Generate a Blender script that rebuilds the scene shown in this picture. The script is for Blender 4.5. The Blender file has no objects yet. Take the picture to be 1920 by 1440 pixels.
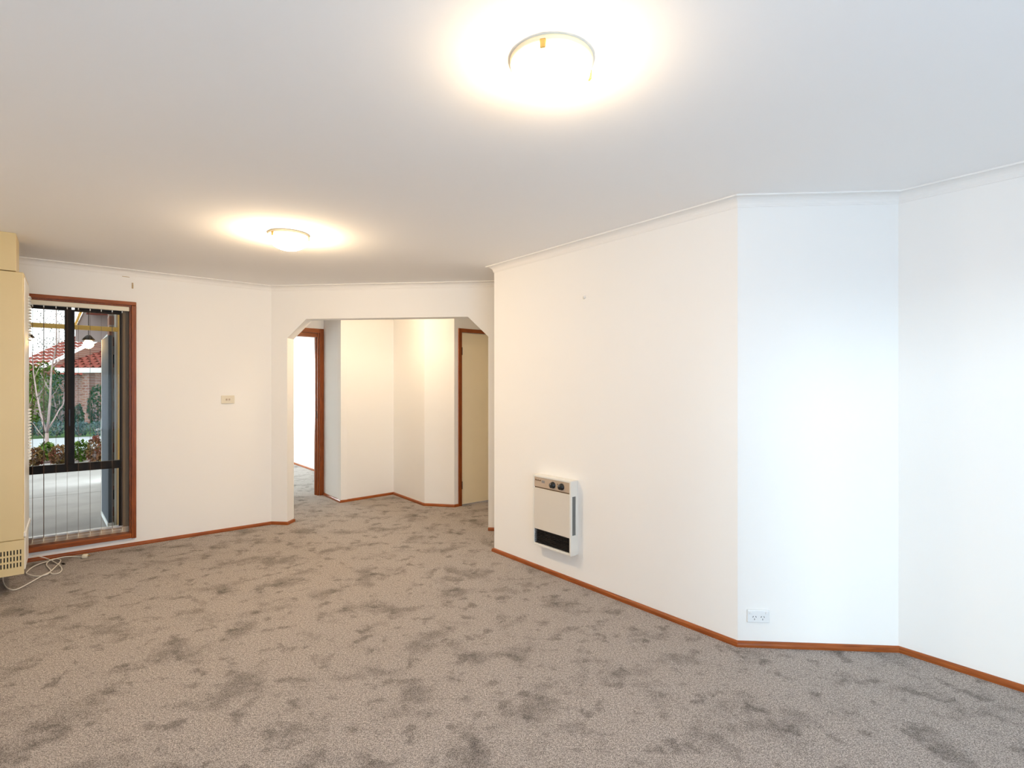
import bpy, bmesh, math, random
from mathutils import Vector, Matrix
random.seed(7)

# ------------------------------------------------------------------ camera, world, lights, exposure
SC = bpy.context.scene
COL = SC.collection
F, HZ, CH, CEIL = 1000.0, 725.0, 1.387, 2.4        # focal length (px), horizon row, eye height, ceiling height

cam_data = bpy.data.cameras.new('camera'); cam_data.sensor_width = 36.0
cam_data.lens = 36.0 * F / 1920.0
cam_data.shift_y = (HZ - 720.0) / 1920.0
cam_data.clip_start = 0.05; cam_data.clip_end = 300
cam = bpy.data.objects.new('camera', cam_data); COL.objects.link(cam)
cam.location = (0, 0, CH); cam.rotation_euler = (math.pi / 2, 0, 0)
SC.camera = cam

world = bpy.data.worlds.new('dusk_sky'); SC.world = world; world.use_nodes = True
bg = world.node_tree.nodes['Background']
bg.inputs['Color'].default_value = (0.94, 0.975, 1.0, 1); bg.inputs['Strength'].default_value = 1.7

SINA, COSA = 0.638, 0.770                         # the house grid is turned against the camera
U = Vector((SINA, -COSA)); B = Vector((COSA, SINA))
def ab(a, b): return Vector((a * U.x + b * B.x, a * U.y + b * B.y))

def lamp_sun(name, direction, energy, color, angle):
    d = bpy.data.lights.new(name, 'SUN'); d.energy = energy; d.color = color; d.angle = math.radians(angle)
    o = bpy.data.objects.new(name, d); COL.objects.link(o)
    o.rotation_euler = Vector(direction).to_track_quat('-Z', 'Y').to_euler(); return o
lamp_sun('low_hazy_sun', (0.1, 1.0, -math.tan(math.radians(5.0))), 1.05, (0.72, 0.88, 1.0), 9.0)

def lamp_area(name, loc, direction, w, h, energy, color):
    d = bpy.data.lights.new(name, 'AREA'); d.shape = 'RECTANGLE'; d.size = w; d.size_y = h
    d.energy = energy; d.color = color
    o = bpy.data.objects.new(name, d); COL.objects.link(o); o.location = loc
    o.rotation_euler = Vector(direction).to_track_quat('-Z', 'Y').to_euler(); return o
p = ab(2.42, 0.1)
lamp_area('ceiling_fill_back_window', (p.x, p.y, 1.1), (-U.x, -U.y, 1.5), 2.0, 2.0, 96, (0.52, 0.72, 1.0))  # added area lamp outside the back door, tilted up to brighten the ceiling
p = ab(-10.9, 1.7)
lamp_area('daylight_bedroom_window', (p.x, p.y, 1.3), (U.x, U.y, -0.5), 1.6, 1.5, 135, (0.85, 0.94, 1.0))

vs = SC.view_settings
vs.view_transform = 'Standard'; vs.look = 'None'; vs.exposure = 0.43; vs.gamma = 1.0; vs.use_curve_mapping = False
SC.cycles.use_denoising = True
SC.cycles.use_adaptive_sampling = True; SC.cycles.adaptive_threshold = 0.03; SC.cycles.adaptive_min_samples = 12
SC.cycles.use_light_tree = False
SC.cycles.max_bounces = 9; SC.cycles.diffuse_bounces = 8; SC.cycles.glossy_bounces = 2; SC.cycles.transparent_max_bounces = 12
SC.cycles.sample_clamp_indirect = 8.0
LAMP_COL = (1.0, 0.74, 0.465); LAMP_POWER = 122.0

# ------------------------------------------------------------------ helpers
def at(x, y, Y): return Vector(((x - 960) / F * Y, Y, CH + (HZ - y) / F * Y))
def on_level(x, y, z=0.0):
    Y = F * (CH - z) / (y - HZ); return Vector(((x - 960) / F * Y, Y, z))
def base_pt(x, y):                                 # a wall foot read at the top edge of its baseboard
    v = on_level(x, y, 0.028); return Vector((v.x, v.y))

class Wall:                                        # e runs along the wall, n points into the room (right of e)
    def __init__(s, p, q):
        s.p, s.q = Vector(p[:2]), Vector(q[:2]); d = s.q - s.p; s.L = d.length; s.e = d / s.L
        s.n = Vector((s.e.y, -s.e.x)); s.rot = math.atan2(s.e.y, s.e.x)
    def hit(s, x, y, d=0.0):                       # point of the wall (moved d into the room) seen at a pixel
        r = Vector(((x - 960) / F, 1.0)); o = s.p + s.n * d
        det = s.e.x * (-r.y) - (-r.x) * s.e.y
        t = (-o.x * (-r.y) - (-r.x) * (-o.y)) / det
        Y = (o + s.e * t).y
        return t, CH + (HZ - y) / F * Y
    def P(s, t, d=0.0, z=0.0):
        v = s.p + s.e * t + s.n * d; return Vector((v.x, v.y, z))

class MB:
    def __init__(s): s.bm = bmesh.new()
    def box(s, x0, x1, y0, y1, z0, z1, bev=0.0, seg=2):
        vs_ = [s.bm.verts.new((x, y, z)) for x in (x0, x1) for y in (y0, y1) for z in (z0, z1)]
        f = [(0, 1, 3, 2), (4, 6, 7, 5), (0, 4, 5, 1), (2, 3, 7, 6), (0, 2, 6, 4), (1, 5, 7, 3)]
        fs = [s.bm.faces.new([vs_[i] for i in q]) for q in f]
        if bev > 0:
            es = list({e for q in fs for e in q.edges})
            bmesh.ops.bevel(s.bm, geom=es, offset=bev, segments=seg, affect='EDGES', profile=0.5)
        return s
    def prism(s, pts, y0, y1, axes='xz'):          # polygon in two axes, pushed along the third
        def mk(u, v, w):
            return {'xz': (u, w, v), 'xy': (u, v, w), 'yz': (w, u, v)}[axes]
        a_ = [s.bm.verts.new(mk(u, v, y0)) for u, v in pts]; b_ = [s.bm.verts.new(mk(u, v, y1)) for u, v in pts]
        s.bm.faces.new(a_); s.bm.faces.new(list(reversed(b_)))
        for i in range(len(pts)):
            j = (i + 1) % len(pts); s.bm.faces.new((a_[i], b_[i], b_[j], a_[j]))
        return s
    def tube(s, pts, rad, n=8, cap=True):
        pts = [Vector(q) for q in pts]; rads = rad if isinstance(rad, (list, tuple)) else [rad] * len(pts)
        rings = []
        for i, q in enumerate(pts):
            t = (pts[min(i + 1, len(pts) - 1)] - pts[max(i - 1, 0)])
            t = t.normalized() if t.length > 1e-9 else Vector((0, 0, 1))
            up = Vector((0, 0, 1)) if abs(t.z) < 0.9 else Vector((1, 0, 0))
            x_ = t.cross(up).normalized(); y_ = x_.cross(t)
            rings.append([s.bm.verts.new(q + (x_ * math.cos(k * 2 * math.pi / n) + y_ * math.sin(k * 2 * math.pi / n)) * rads[i]) for k in range(n)])
        for a_, b_ in zip(rings, rings[1:]):
            for k in range(n): s.bm.faces.new((a_[k], a_[(k + 1) % n], b_[(k + 1) % n], b_[k]))
        if cap: s.bm.faces.new(list(reversed(rings[0]))); s.bm.faces.new(rings[-1])
        return s
    def lathe(s, prof, n=48, c=(0, 0, 0)):
        rings = []
        for r, z in prof:
            if r < 1e-6: rings.append([s.bm.verts.new((c[0], c[1], c[2] + z))])
            else: rings.append([s.bm.verts.new((c[0] + r * math.cos(k * 2 * math.pi / n), c[1] + r * math.sin(k * 2 * math.pi / n), c[2] + z)) for k in range(n)])
        for a_, b_ in zip(rings, rings[1:]):
            for k in range(n):
                j = (k + 1) % n
                if len(a_) == 1 and len(b_) == 1: break
                if len(a_) == 1: s.bm.faces.new((a_[0], b_[k], b_[j]))
                elif len(b_) == 1: s.bm.faces.new((a_[k], b_[0], a_[j]))
                else: s.bm.faces.new((a_[k], b_[k], b_[j], a_[j]))
        return s
    def build(s, name, mat, parent=None, smooth=False, loc=None, rotz=0.0, **tags):
        bmesh.ops.recalc_face_normals(s.bm, faces=s.bm.faces[:])
        me = bpy.data.meshes.new(name); s.bm.to_mesh(me); s.bm.free()
        if smooth:
            for f in me.polygons: f.use_smooth = True
        return link(name, me, mat, parent, loc, rotz, **tags)

def link(name, me, mat, parent=None, loc=None, rotz=0.0, **tags):
    if mat is not None and not me.materials: me.materials.append(mat)
    o = bpy.data.objects.new(name, me); COL.objects.link(o)
    if parent is not None: o.parent = parent
    if loc is not None: o.location = loc
    if rotz: o.rotation_euler = (0, 0, rotz)
    for k, v in tags.items():
        if v is not None: o[k] = v
    return o

def thing(name, label, category, loc=(0, 0, 0), rotz=0.0, group=None, kind=None):
    o = bpy.data.objects.new(name, None); COL.objects.link(o); o.location = loc; o.rotation_euler = (0, 0, rotz)
    o.empty_display_size = 0.1; o['label'] = label
    if category: o['category'] = category
    if group: o['group'] = group
    if kind: o['kind'] = kind
    return o
def on_wall(name, label, category, wall, t, z=0.0, d=0.0, **k):      # local x along the wall, -y into the room
    return thing(name, label, category, wall.P(t, d, z), wall.rot, **k)

# ------------------------------------------------------------------ materials
def new_mat(name):
    m = bpy.data.materials.new(name); m.use_nodes = True; return m, m.node_tree.nodes, m.node_tree.links
def pbr(name, col, rough=0.5, metal=0.0, var=0.0, scale=6.0, bump=0.0, bscale=120.0, spec=0.5, stretch=None, col2=None, detail=4.0):
    m, N, L = new_mat(name); b = N['Principled BSDF']
    b.inputs['Roughness'].default_value = rough; b.inputs['Metallic'].default_value = metal
    b.inputs['Specular IOR Level'].default_value = spec
    c = (*col, 1)
    b.inputs['Base Color'].default_value = c
    tc = N.new('ShaderNodeTexCoord'); src = tc.outputs['Object']
    if stretch:
        mp = N.new('ShaderNodeMapping'); mp.inputs['Scale'].default_value = stretch
        L.new(src, mp.inputs['Vector']); src = mp.outputs['Vector']
    if var > 0 or col2:
        nz = N.new('ShaderNodeTexNoise'); nz.inputs['Scale'].default_value = scale; nz.inputs['Detail'].default_value = detail
        L.new(src, nz.inputs['Vector'])
        mx = N.new('ShaderNodeMix'); mx.data_type = 'RGBA'
        if col2: ca, cb = col, col2
        else: ca, cb = tuple(v * (1 - var) for v in col), tuple(min(1, v * (1 + var)) for v in col)
        rp = N.new('ShaderNodeMapRange'); rp.inputs['From Min'].default_value = 0.3; rp.inputs['From Max'].default_value = 0.7
        L.new(nz.outputs['Fac'], rp.inputs['Value'])
        mx.inputs['A'].default_value = (*ca, 1); mx.inputs['B'].default_value = (*cb, 1)
        L.new(rp.outputs['Result'], mx.inputs['Factor']); L.new(mx.outputs['Result'], b.inputs['Base Color'])
    if bump > 0:
        n2 = N.new('ShaderNodeTexNoise'); n2.inputs['Scale'].default_value = bscale; n2.inputs['Detail'].default_value = 3
        L.new(src, n2.inputs['Vector'])
        bp = N.new('ShaderNodeBump'); bp.inputs['Strength'].default_value = bump; bp.inputs['Distance'].default_value = 0.01
        L.new(n2.outputs['Fac'], bp.inputs['Height']); L.new(bp.outputs['Normal'], b.inputs['Normal'])
    return m

M = {}
def matte(name, col, var=0.01, scale=1.5):          # flat emulsion paint: plain diffuse with a faint unevenness
    m, N, L = new_mat(name); N.remove(N['Principled BSDF']); d = N.new('ShaderNodeBsdfDiffuse')
    tc = N.new('ShaderNodeTexCoord'); nz = N.new('ShaderNodeTexNoise'); nz.inputs['Scale'].default_value = scale; nz.inputs['Detail'].default_value = 0
    mx = N.new('ShaderNodeMix'); mx.data_type = 'RGBA'
    mx.inputs['A'].default_value = (*[c * (1 - var) for c in col], 1); mx.inputs['B'].default_value = (*[c * (1 + var) for c in col], 1)
    L.new(tc.outputs['Object'], nz.inputs['Vector']); L.new(nz.outputs['Fac'], mx.inputs['Factor']); L.new(mx.outputs['Result'], d.inputs['Color'])
    L.new(d.outputs['BSDF'], N['Material Output'].inputs['Surface']); return m
M['wall'] = matte('wall_paint', (0.885, 0.875, 0.85))
M['ceil'] = matte('ceiling_paint', (0.93, 0.92, 0.905), 0.006)
M['cornice'] = matte('cornice_paint', (0.87, 0.855, 0.825), 0.004)
def wood(name, col, col2, rough=0.35, stretch=(40, 40, 2.5)):
    return pbr(name, col, rough, col2=col2, scale=3.0, stretch=stretch, detail=3, spec=0.3)
M['wood_x'] = wood('stained_timber_horizontal', (0.20, 0.045, 0.008), (0.37, 0.10, 0.020), stretch=(2.5, 40, 40))
M['wood_z'] = wood('stained_timber_upright', (0.17, 0.036, 0.006), (0.31, 0.078, 0.014))
M['door'] = pbr('door_paint', (0.88, 0.78, 0.56), 0.5, var=0.01)
M['heater'] = pbr('cream_enamel', (0.66, 0.53, 0.285), 0.4, var=0.015, scale=3)
M['heater_dark'] = pbr('dark_slot', (0.03, 0.028, 0.022), 0.7)
M['heater_white'] = pbr('pale_enamel_and_daylit_side', (0.80, 0.79, 0.74), 0.35)  # real white on the panel heater; daylight put into the tall heater's side
M['plastic_white'] = pbr('white_plastic', (0.82, 0.84, 0.85), 0.35)
M['plastic_cream'] = pbr('cream_plastic', (0.76, 0.70, 0.56), 0.4)
M['cord'] = pbr('cord_plastic', (0.78, 0.74, 0.66), 0.45)
M['pinhole'] = pbr('pin_hole', (0.05, 0.05, 0.05), 0.8)
M['black'] = pbr('black_plastic', (0.012, 0.011, 0.011), 0.4)
M['tan_panel'] = pbr('tan_control_panel', (0.52, 0.41, 0.31), 0.4, var=0.03, scale=20)
M['beige_panel'] = pbr('beige_front_panel', (0.70, 0.655, 0.58), 0.4, var=0.01)
M['brown_print'] = pbr('brown_print', (0.16, 0.09, 0.045), 0.6)
M['grey_print'] = pbr('grey_print', (0.28, 0.26, 0.25), 0.6)
M['grey_vent'] = pbr('grey_vent', (0.16, 0.17, 0.17), 0.6)
M['bronze'] = pbr('bronze_aluminium', (0.026, 0.014, 0.005), 0.5, spec=0.25)
M['cream_frame'] = pbr('cream_timber_frame', (0.60, 0.47, 0.33), 0.5, var=0.03)
M['frame_in_shade'] = pbr('cream_frame_in_shade', (0.26, 0.185, 0.11), 0.6, var=0.03)  # same cream frame, its backlit shade put into the colour
M['white_frame'] = pbr('white_aluminium', (0.82, 0.82, 0.80), 0.4)
M['vane'] = pbr('blind_fabric_backlit', (0.13, 0.08, 0.06), 0.8, var=0.03)  # vanes hang against the light; that darkness is put into the colour
M['brass'] = pbr('brass_clip', (0.55, 0.36, 0.12), 0.35, metal=0.8)
M['lampbase'] = pbr('lamp_base_paint', (0.90, 0.80, 0.56), 0.4)
M['patch'] = pbr('brown_wall_mark', (0.50, 0.37, 0.22), 0.9)

def emit(name, col, s):
    m, N, L = new_mat(name); N.remove(N['Principled BSDF'])
    e = N.new('ShaderNodeEmission'); e.inputs['Color'].default_value = (*col, 1); e.inputs['Strength'].default_value = s
    L.new(e.outputs['Emission'], N['Material Output'].inputs['Surface']); return m
M['glow'] = {k: emit('lit_opal_glass_' + k, LAMP_COL, LAMP_POWER * v) for k, v in (('near', 0.44), ('far', 1.2), ('hall', 0.50))}
M['lantern_glow'] = emit('lit_lantern_bulb', (1.0, 0.60, 0.22), 45.0)

m, N, L = new_mat('window_glass'); N.remove(N['Principled BSDF'])
tr = N.new('ShaderNodeBsdfTransparent'); gl = N.new('ShaderNodeBsdfGlossy'); gl.inputs['Roughness'].default_value = 0.02
fr = N.new('ShaderNodeFresnel'); fr.inputs['IOR'].default_value = 1.12; mix = N.new('ShaderNodeMixShader')
tr.inputs['Color'].default_value = (0.97, 0.99, 0.98, 1)
L.new(fr.outputs['Fac'], mix.inputs['Fac']); L.new(tr.outputs['BSDF'], mix.inputs[1]); L.new(gl.outputs['BSDF'], mix.inputs[2])
L.new(mix.outputs['Shader'], N['Material Output'].inputs['Surface']); M['glass'] = m

# carpet: cut pile, trodden into lighter and darker patches
m, N, L = new_mat('taupe_carpet'); N.remove(N['Principled BSDF']); b = N.new('ShaderNodeBsdfDiffuse'); L.new(b.outputs['BSDF'], N['Material Output'].inputs['Surface'])
tc = N.new('ShaderNodeTexCoord')
def noise(scale, detail=3.0, dist=0.0, rough=0.5, vec=None):
    n = N.new('ShaderNodeTexNoise'); n.inputs['Scale'].default_value = scale; n.inputs['Detail'].default_value = detail
    n.inputs['Distortion'].default_value = dist; n.inputs['Roughness'].default_value = rough
    L.new(vec if vec else tc.outputs['Object'], n.inputs['Vector']); return n.outputs['Fac']
def mrange(src, a, b_, c, d):
    r = N.new('ShaderNodeMapRange'); r.interpolation_type = 'SMOOTHSTEP'
    for k, v in zip(('From Min', 'From Max', 'To Min', 'To Max'), (a, b_, c, d)): r.inputs[k].default_value = v
    L.new(src, r.inputs['Value']); return r.outputs['Result']
def mul(a, b_):
    n = N.new('ShaderNodeMath'); n.operation = 'MULTIPLY'; L.new(a, n.inputs[0]); L.new(b_, n.inputs[1]); return n.outputs[0]
patch = mrange(noise(3.4, 4.0, 0.1, 0.62), 0.49, 0.68, 1.04, 0.68)
patch2 = mrange(noise(9.0, 2.0, 0.0, 0.6), 0.53, 0.72, 1.03, 0.64)
fibre = mrange(noise(230, 1.0, 0.0, 0.7), 0.3, 0.7, 0.50, 1.55)
fibre2 = mrange(noise(85, 1.0, 0.0, 0.7), 0.3, 0.7, 0.82, 1.2)
fac = mul(mul(patch, patch2), mul(fibre, fibre2))
hue = noise(300, 1.0)
cm = N.new('ShaderNodeMix'); cm.data_type = 'RGBA'
cm.inputs['A'].default_value = (0.35, 0.297, 0.258, 1); cm.inputs['B'].default_value = (0.31, 0.296, 0.292, 1)
L.new(hue, cm.inputs['Factor'])
vm = N.new('ShaderNodeVectorMath'); vm.operation = 'SCALE'
L.new(cm.outputs['Result'], vm.inputs[0]); L.new(fac, vm.inputs['Scale']); L.new(vm.outputs['Vector'], b.inputs['Color'])
bp = N.new('ShaderNodeBump'); bp.inputs['Strength'].default_value = 0.5; bp.inputs['Distance'].default_value = 0.006
L.new(noise(260, 2.0), bp.inputs['Height']); L.new(bp.outputs['Normal'], b.inputs['Normal'])
M['carpet'] = m

# outdoors
M['concrete'] = pbr('patio_concrete', (0.32, 0.305, 0.29), 0.9, var=0.12, scale=2.5, bump=0.1, bscale=40, stretch=(1, 1, 1))
M['path'] = pbr('path_concrete', (0.36, 0.39, 0.41), 0.9, var=0.06, scale=2)
M['soil'] = pbr('garden_soil', (0.10, 0.06, 0.05), 1.0, var=0.3, scale=8)
M['lawn'] = pbr('lawn_green', (0.035, 0.10, 0.012), 1.0, var=0.35, scale=5)
M['bark'] = pbr('grey_bark', (0.36, 0.27, 0.25), 0.9, var=0.25, scale=10)
M['leaf'] = pbr('leaf_green', (0.05, 0.11, 0.015), 0.9, spec=0.1, col2=(0.12, 0.18, 0.025), scale=3)
M['leaf_dark'] = pbr('leaf_dark_green', (0.010, 0.04, 0.012), 0.9, spec=0.1, col2=(0.025, 0.085, 0.03), scale=3)
M['leaf_blue'] = pbr('leaf_blue_green', (0.05, 0.10, 0.09), 0.9, spec=0.1, col2=(0.12, 0.18, 0.18), scale=4)
M['leaf_red'] = pbr('leaf_red', (0.20, 0.045, 0.05), 0.9, spec=0.1, col2=(0.11, 0.13, 0.02), scale=2.5)
M['leaf_grey'] = pbr('leaf_grey', (0.07, 0.08, 0.06), 0.9, spec=0.1, col2=(0.14, 0.14, 0.11), scale=2)
M['yellow'] = pbr('ochre_paint', (0.78, 0.46, 0.10), 0.6, var=0.04)
M['bluegrey'] = pbr('blue_grey_door', (0.085, 0.10, 0.12), 0.8, var=0.03, spec=0.2)
M['mauve'] = pbr('mauve_soffit', (0.27, 0.22, 0.21), 0.9, var=0.04, spec=0.1)
M['outwhite'] = pbr('white_trim', (0.72, 0.75, 0.75), 0.6)
def bricks(name, c1, c2, mortar, sc):
    m, N, L = new_mat(name); b = N['Principled BSDF']; b.inputs['Roughness'].default_value = 0.9
    tc = N.new('ShaderNodeTexCoord'); mp = N.new('ShaderNodeMapping'); mp.inputs['Rotation'].default_value = (math.pi / 2, 0, 0)
    br = N.new('ShaderNodeTexBrick'); br.inputs['Scale'].default_value = sc
    br.inputs['Color1'].default_value = (*c1, 1); br.inputs['Color2'].default_value = (*c2, 1); br.inputs['Mortar'].default_value = (*mortar, 1)
    L.new(tc.outputs['Object'], mp.inputs['Vector']); L.new(mp.outputs['Vector'], br.inputs['Vector']); L.new(br.outputs['Color'], b.inputs['Base Color'])
    return m
M['brick'] = bricks('red_brick', (0.20, 0.085, 0.06), (0.28, 0.14, 0.10), (0.34, 0.30, 0.27), 2.2)
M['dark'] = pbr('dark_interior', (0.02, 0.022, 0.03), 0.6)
M['tile'] = pbr('terracotta_tile', (0.18, 0.045, 0.033), 0.9, spec=0.1, col2=(0.27, 0.08, 0.06), scale=2.5)

# ------------------------------------------------------------------ plan points read off the picture's floor lines
P1, P2 = base_pt(926.7, 1027.5), base_pt(1383, 1201)
P3, P4 = base_pt(1684.5, 1211), base_pt(1920, 1282)
W1 = base_pt(509, 977.6); R1 = base_pt(915.5, 989)
A_WIN = -5.695
W1 = Vector(W1)
D0 = base_pt(607, 923.5); C1 = base_pt(639, 938); C2 = base_pt(738, 922.5); C3 = base_pt(796, 943.5); C4 = base_pt(851.7, 946)
def abof(v): return v.dot(U), v.dot(B)
BACK, LEFT, RIGHTB = 2.2, -1.0, abof((P3 + P4) / 2)[1]
arch_dir = (R1 - W1).normalized()

w_window = Wall(ab(abof(W1)[0], LEFT), W1)
w_arch = Wall(W1, W1 + arch_dir * 3.7)
w_heater = Wall(P1, P2)
w_angled = Wall(P2, P3)
w_right = Wall(P3, ab(BACK, RIGHTB))
w_back = Wall(ab(BACK, RIGHTB), ab(BACK, LEFT))
w_left = Wall(ab(BACK, LEFT), ab(abof(W1)[0], LEFT))
aD, bD = abof(D0)
w_bed = Wall(ab(aD, 0.6), D0)                      # hall wall with the bedroom doorway
w_h1 = Wall(D0, C1); w_h2 = Wall(C1, C2); w_h3 = Wall(C2, C3); w_h4 = Wall(C3, C4)
a4, b4 = abof(C4)
w_h5 = Wall(C4, ab(a4, 4.4))                       # hall wall with the closed door
w_h6 = Wall(ab(a4, 4.4), ab(-2.75, 4.4))
kk = w_arch.P(3.2, -0.13); w_h7 = Wall((kk.x, kk.y), ab(-2.3, abof(P1)[1] + 0.1))
w_hl = Wall(ab(-5.8, 0.6), ab(aD, 0.6))
BEDB, BEDA = 3.10, -10.6
w_bedr = Wall(ab(BEDA, BEDB), ab(aD - 0.1, BEDB))
w_bedl = Wall(ab(aD - 0.1, 0.6), ab(BEDA, 0.6))
w_bedf = Wall(ab(BEDA, 0.6), ab(BEDA, BEDB))

# ------------------------------------------------------------------ structure
def S(mb, name, mat, label, loc=None, rotz=0.0, parent=None, smooth=False):
    return mb.build(name, mat, parent, smooth, loc, rotz, kind='structure', label=label)

foot = [ab(-5.80, LEFT - 0.12), ab(-5.80, 0.5), ab(-10.72, 0.5), ab(-10.72, 4.55), ab(2.32, 4.55), ab(2.32, LEFT - 0.12)]
S(MB().prism([tuple(v) for v in foot], -0.10, 0.0, 'xy'), 'floor', M['carpet'], 'taupe cut pile carpet with trodden darker patches')
S(MB().prism([tuple(v) for v in foot], CEIL, CEIL + 0.1, 'xy'), 'ceiling', M['ceil'], 'plain flat white plaster ceiling')
rf = [ab(-5.95, LEFT - 0.6), ab(-5.95, 0.2), ab(-10.9, 0.2), ab(-10.9, 5.0), ab(3.0, 5.0), ab(3.0, LEFT - 0.6)]
S(MB().prism([tuple(v) for v in rf], CEIL + 0.14, CEIL + 0.5, 'xy'), 'roof', M['tile'], 'unseen terracotta roof slab added over the house to block the sun')  # unseen slab, added so the low sun is blocked
q0 = ab(3.0, -1.6)
S(MB().prism([(0, .02), (8.9, .02), (4.4, 2.2)], 0, 6.5, 'xz'), 'roof_sun_block', M['tile'], 'unseen pitched terracotta roof added to shade the neighbouring houses', (q0.x, q0.y, CEIL + .5), math.atan2(-U.y, -U.x))  # unseen prism added to keep the low sun off the neighbouring houses

def wall(w, name, label, thick=0.12, holes=(), ext0=0.0, ext1=0.0):
    mb = MB(); xs = -ext0
    for (s0, s1, z0, z1) in sorted(holes):
        mb.box(xs, s0, 0, thick, 0, CEIL)
        if z0 > 0: mb.box(s0, s1, 0, thick, 0, z0)
        mb.box(s0, s1, 0, thick, z1, CEIL); xs = s1
    mb.box(xs, w.L + ext1, 0, thick, 0, CEIL)
    return S(mb, name, M['wall'], label, w.P(0), w.rot)

# window 1 (left): opening in the window wall
tW = lambda x, d=0.0: w_window.hit(x, HZ, d)[0]
win_r = tW(246); win_l = win_r - 0.83
WZ0, WZ1 = 0.11, 2.093
wall(w_window, 'wall_window', 'white painted wall with the tall timber framed window', holes=[(win_l, win_r, WZ0, WZ1)])
# arch wall: opening with cut-off top corners
sL, _ = w_arch.hit(538.5, 700); sR, _ = w_arch.hit(915.5, 700)
ARCH_T = 0.13
outline = [(0, 0), (sL, 0), (sL, 1.875), (sL + .2, 2.065), (sR - .2, 2.065), (sR, 1.87), (sR, 0), (w_arch.L, 0), (w_arch.L, CEIL), (0, CEIL)]
S(MB().prism(outline, 0, ARCH_T), 'wall_arch', M['wall'], 'white wall pierced by wide opening with cut-off top corners', w_arch.P(0), w_arch.rot)
wall(w_heater, 'wall_heater', 'white wall that carries the small panel heater', 0.10)
wall(w_angled, 'wall_angled', 'narrow angled white wall with the double socket', 0.10)
wall(w_right, 'wall_right', 'white wall at the right edge of the room', ext1=0.1)
BW0, BW1 = w_back.L - (1.3 - LEFT), w_back.L - (-0.92 - LEFT)      # sliding door behind the camera
wall(w_back, 'wall_back', 'white wall behind the viewer with wide glazed sliding door', holes=[(BW0, BW1, 0.03, 2.1)], ext0=0.1, ext1=0.1)
wall(w_left, 'wall_left', 'white wall on the left beside the tall heater', ext0=0.1, ext1=0.1)
DO_R, _ = w_bed.hit(598.5, 700); DO_L = DO_R - 0.82; DOZ = 2.07
wall(w_bed, 'wall_hall_left', 'hall wall with the bedroom doorway', 0.10, holes=[(DO_L, DO_R, 0, DOZ)])
wall(w_h1, 'wall_hall_return', 'short white hall wall beside the bedroom doorway', 0.08)
wall(w_h2, 'wall_hall_back', 'white hall wall running back into the corner', 0.08)
wall(w_h3, 'wall_hall_corner', 'white hall wall coming forward from the corner', 0.08)
wall(w_h4, 'wall_hall_middle', 'narrow white hall wall facing the opening', 0.06)
HD0, _ = w_h5.hit(865, 700); HD1 = HD0 + 0.80; HDZ = 2.02
wall(w_h5, 'wall_hall_right', 'hall wall with the closed cream door', 0.10, holes=[(HD0, HD1, 0, HDZ)])
wall(w_h6, 'wall_hall_end', 'white end wall of the hall', 0.10)
wall(w_h7, 'wall_hall_near', 'white hall wall behind the heater wall', 0.10)
wall(w_hl, 'wall_entry', 'white entry wall at the left end of the hall', 0.10)
wall(w_bedr, 'wall_bedroom_right', 'bright white bedroom wall seen through the doorway', 0.10)
wall(w_bedl, 'wall_bedroom_left', 'white bedroom side wall', 0.10)
wall(w_bedf, 'wall_bedroom_far', 'white far bedroom wall with window', 0.10, holes=[(0.35, 1.85, 0.6, 2.05)])
S(MB().box(0, w_window.L, 0.125, 0.22, -0.12, WZ0).box(0, win_l, 0.125, 0.22, -0.12, CEIL).box(win_r, w_window.L, 0.125, 0.22, -0.12, CEIL)
  .box(win_l, win_r, 0.125, 0.22, WZ1, CEIL), 'wall_outside', M['brick'], 'outer brick skin of the window wall', w_window.P(0), w_window.rot)

# --- baseboards and cornices: profile (d into room, z) swept along a wall with mitred ends
def sweep(w, prof, name, mat, label, m0=0.0, m1=0.0, s0=0.0, s1=None, kind='structure', parent=None):
    s1 = w.L if s1 is None else s1
    mb = MB(); bm = mb.bm
    a_ = [bm.verts.new((s0 + m0 * d, -d, z)) for d, z in prof]; b_ = [bm.verts.new((s1 + m1 * d, -d, z)) for d, z in prof]
    for i in range(len(prof)):
        j = (i + 1) % len(prof); bm.faces.new((a_[i], a_[j], b_[j], b_[i]))
    bm.faces.new(list(reversed(a_))); bm.faces.new(b_)
    return S(mb, name, mat, label, w.P(0), w.rot, parent)
def mitre(wa, wb):                                   # end slope of wa (and minus that: start slope of wb)
    c = wa.e.x * wb.e.y - wa.e.y * wb.e.x; d = wa.e.dot(wb.e); th = math.atan2(c, d)
    return math.tan(th / 2)
BP = [(0.0, 0.0), (0.017, 0.0), (0.017, 0.012), (0.0145, 0.021), (0.009, 0.0265), (0.003, 0.029), (0.0, 0.029)]
CP = [(0.0, CEIL), (0.0, CEIL - .054), (0.004, CEIL - .054), (0.005, CEIL - .047)] + \
     [(0.052 - 0.045 * math.cos(t), CEIL - 0.008 - 0.036 * (1 - math.sin(t))) for t in [k * math.pi / 12 for k in range(0, 7)]] + \
     [(0.054, CEIL - .006), (0.054, CEIL)]
def run(walls, closed0=None):
    """list of (wall, s0, s1) in order -> mitres at shared corners"""
    out = []
    for i, (w, a_, b_) in enumerate(walls):
        m0 = m1 = 0.0
        if i + 1 < len(walls) and b_ is None and walls[i + 1][1] is None: m1 = mitre(w, walls[i + 1][0])
        if i > 0 and a_ is None and walls[i - 1][2] is None: m0 = -mitre(walls[i - 1][0], w)
        out.append((w, m0, m1, a_ or 0.0, b_))
    return out
bb = [('baseboard_window', 'reddish timber skirting along the window wall'), ('baseboard_arch', 'short reddish timber skirting left of the opening')]
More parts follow.
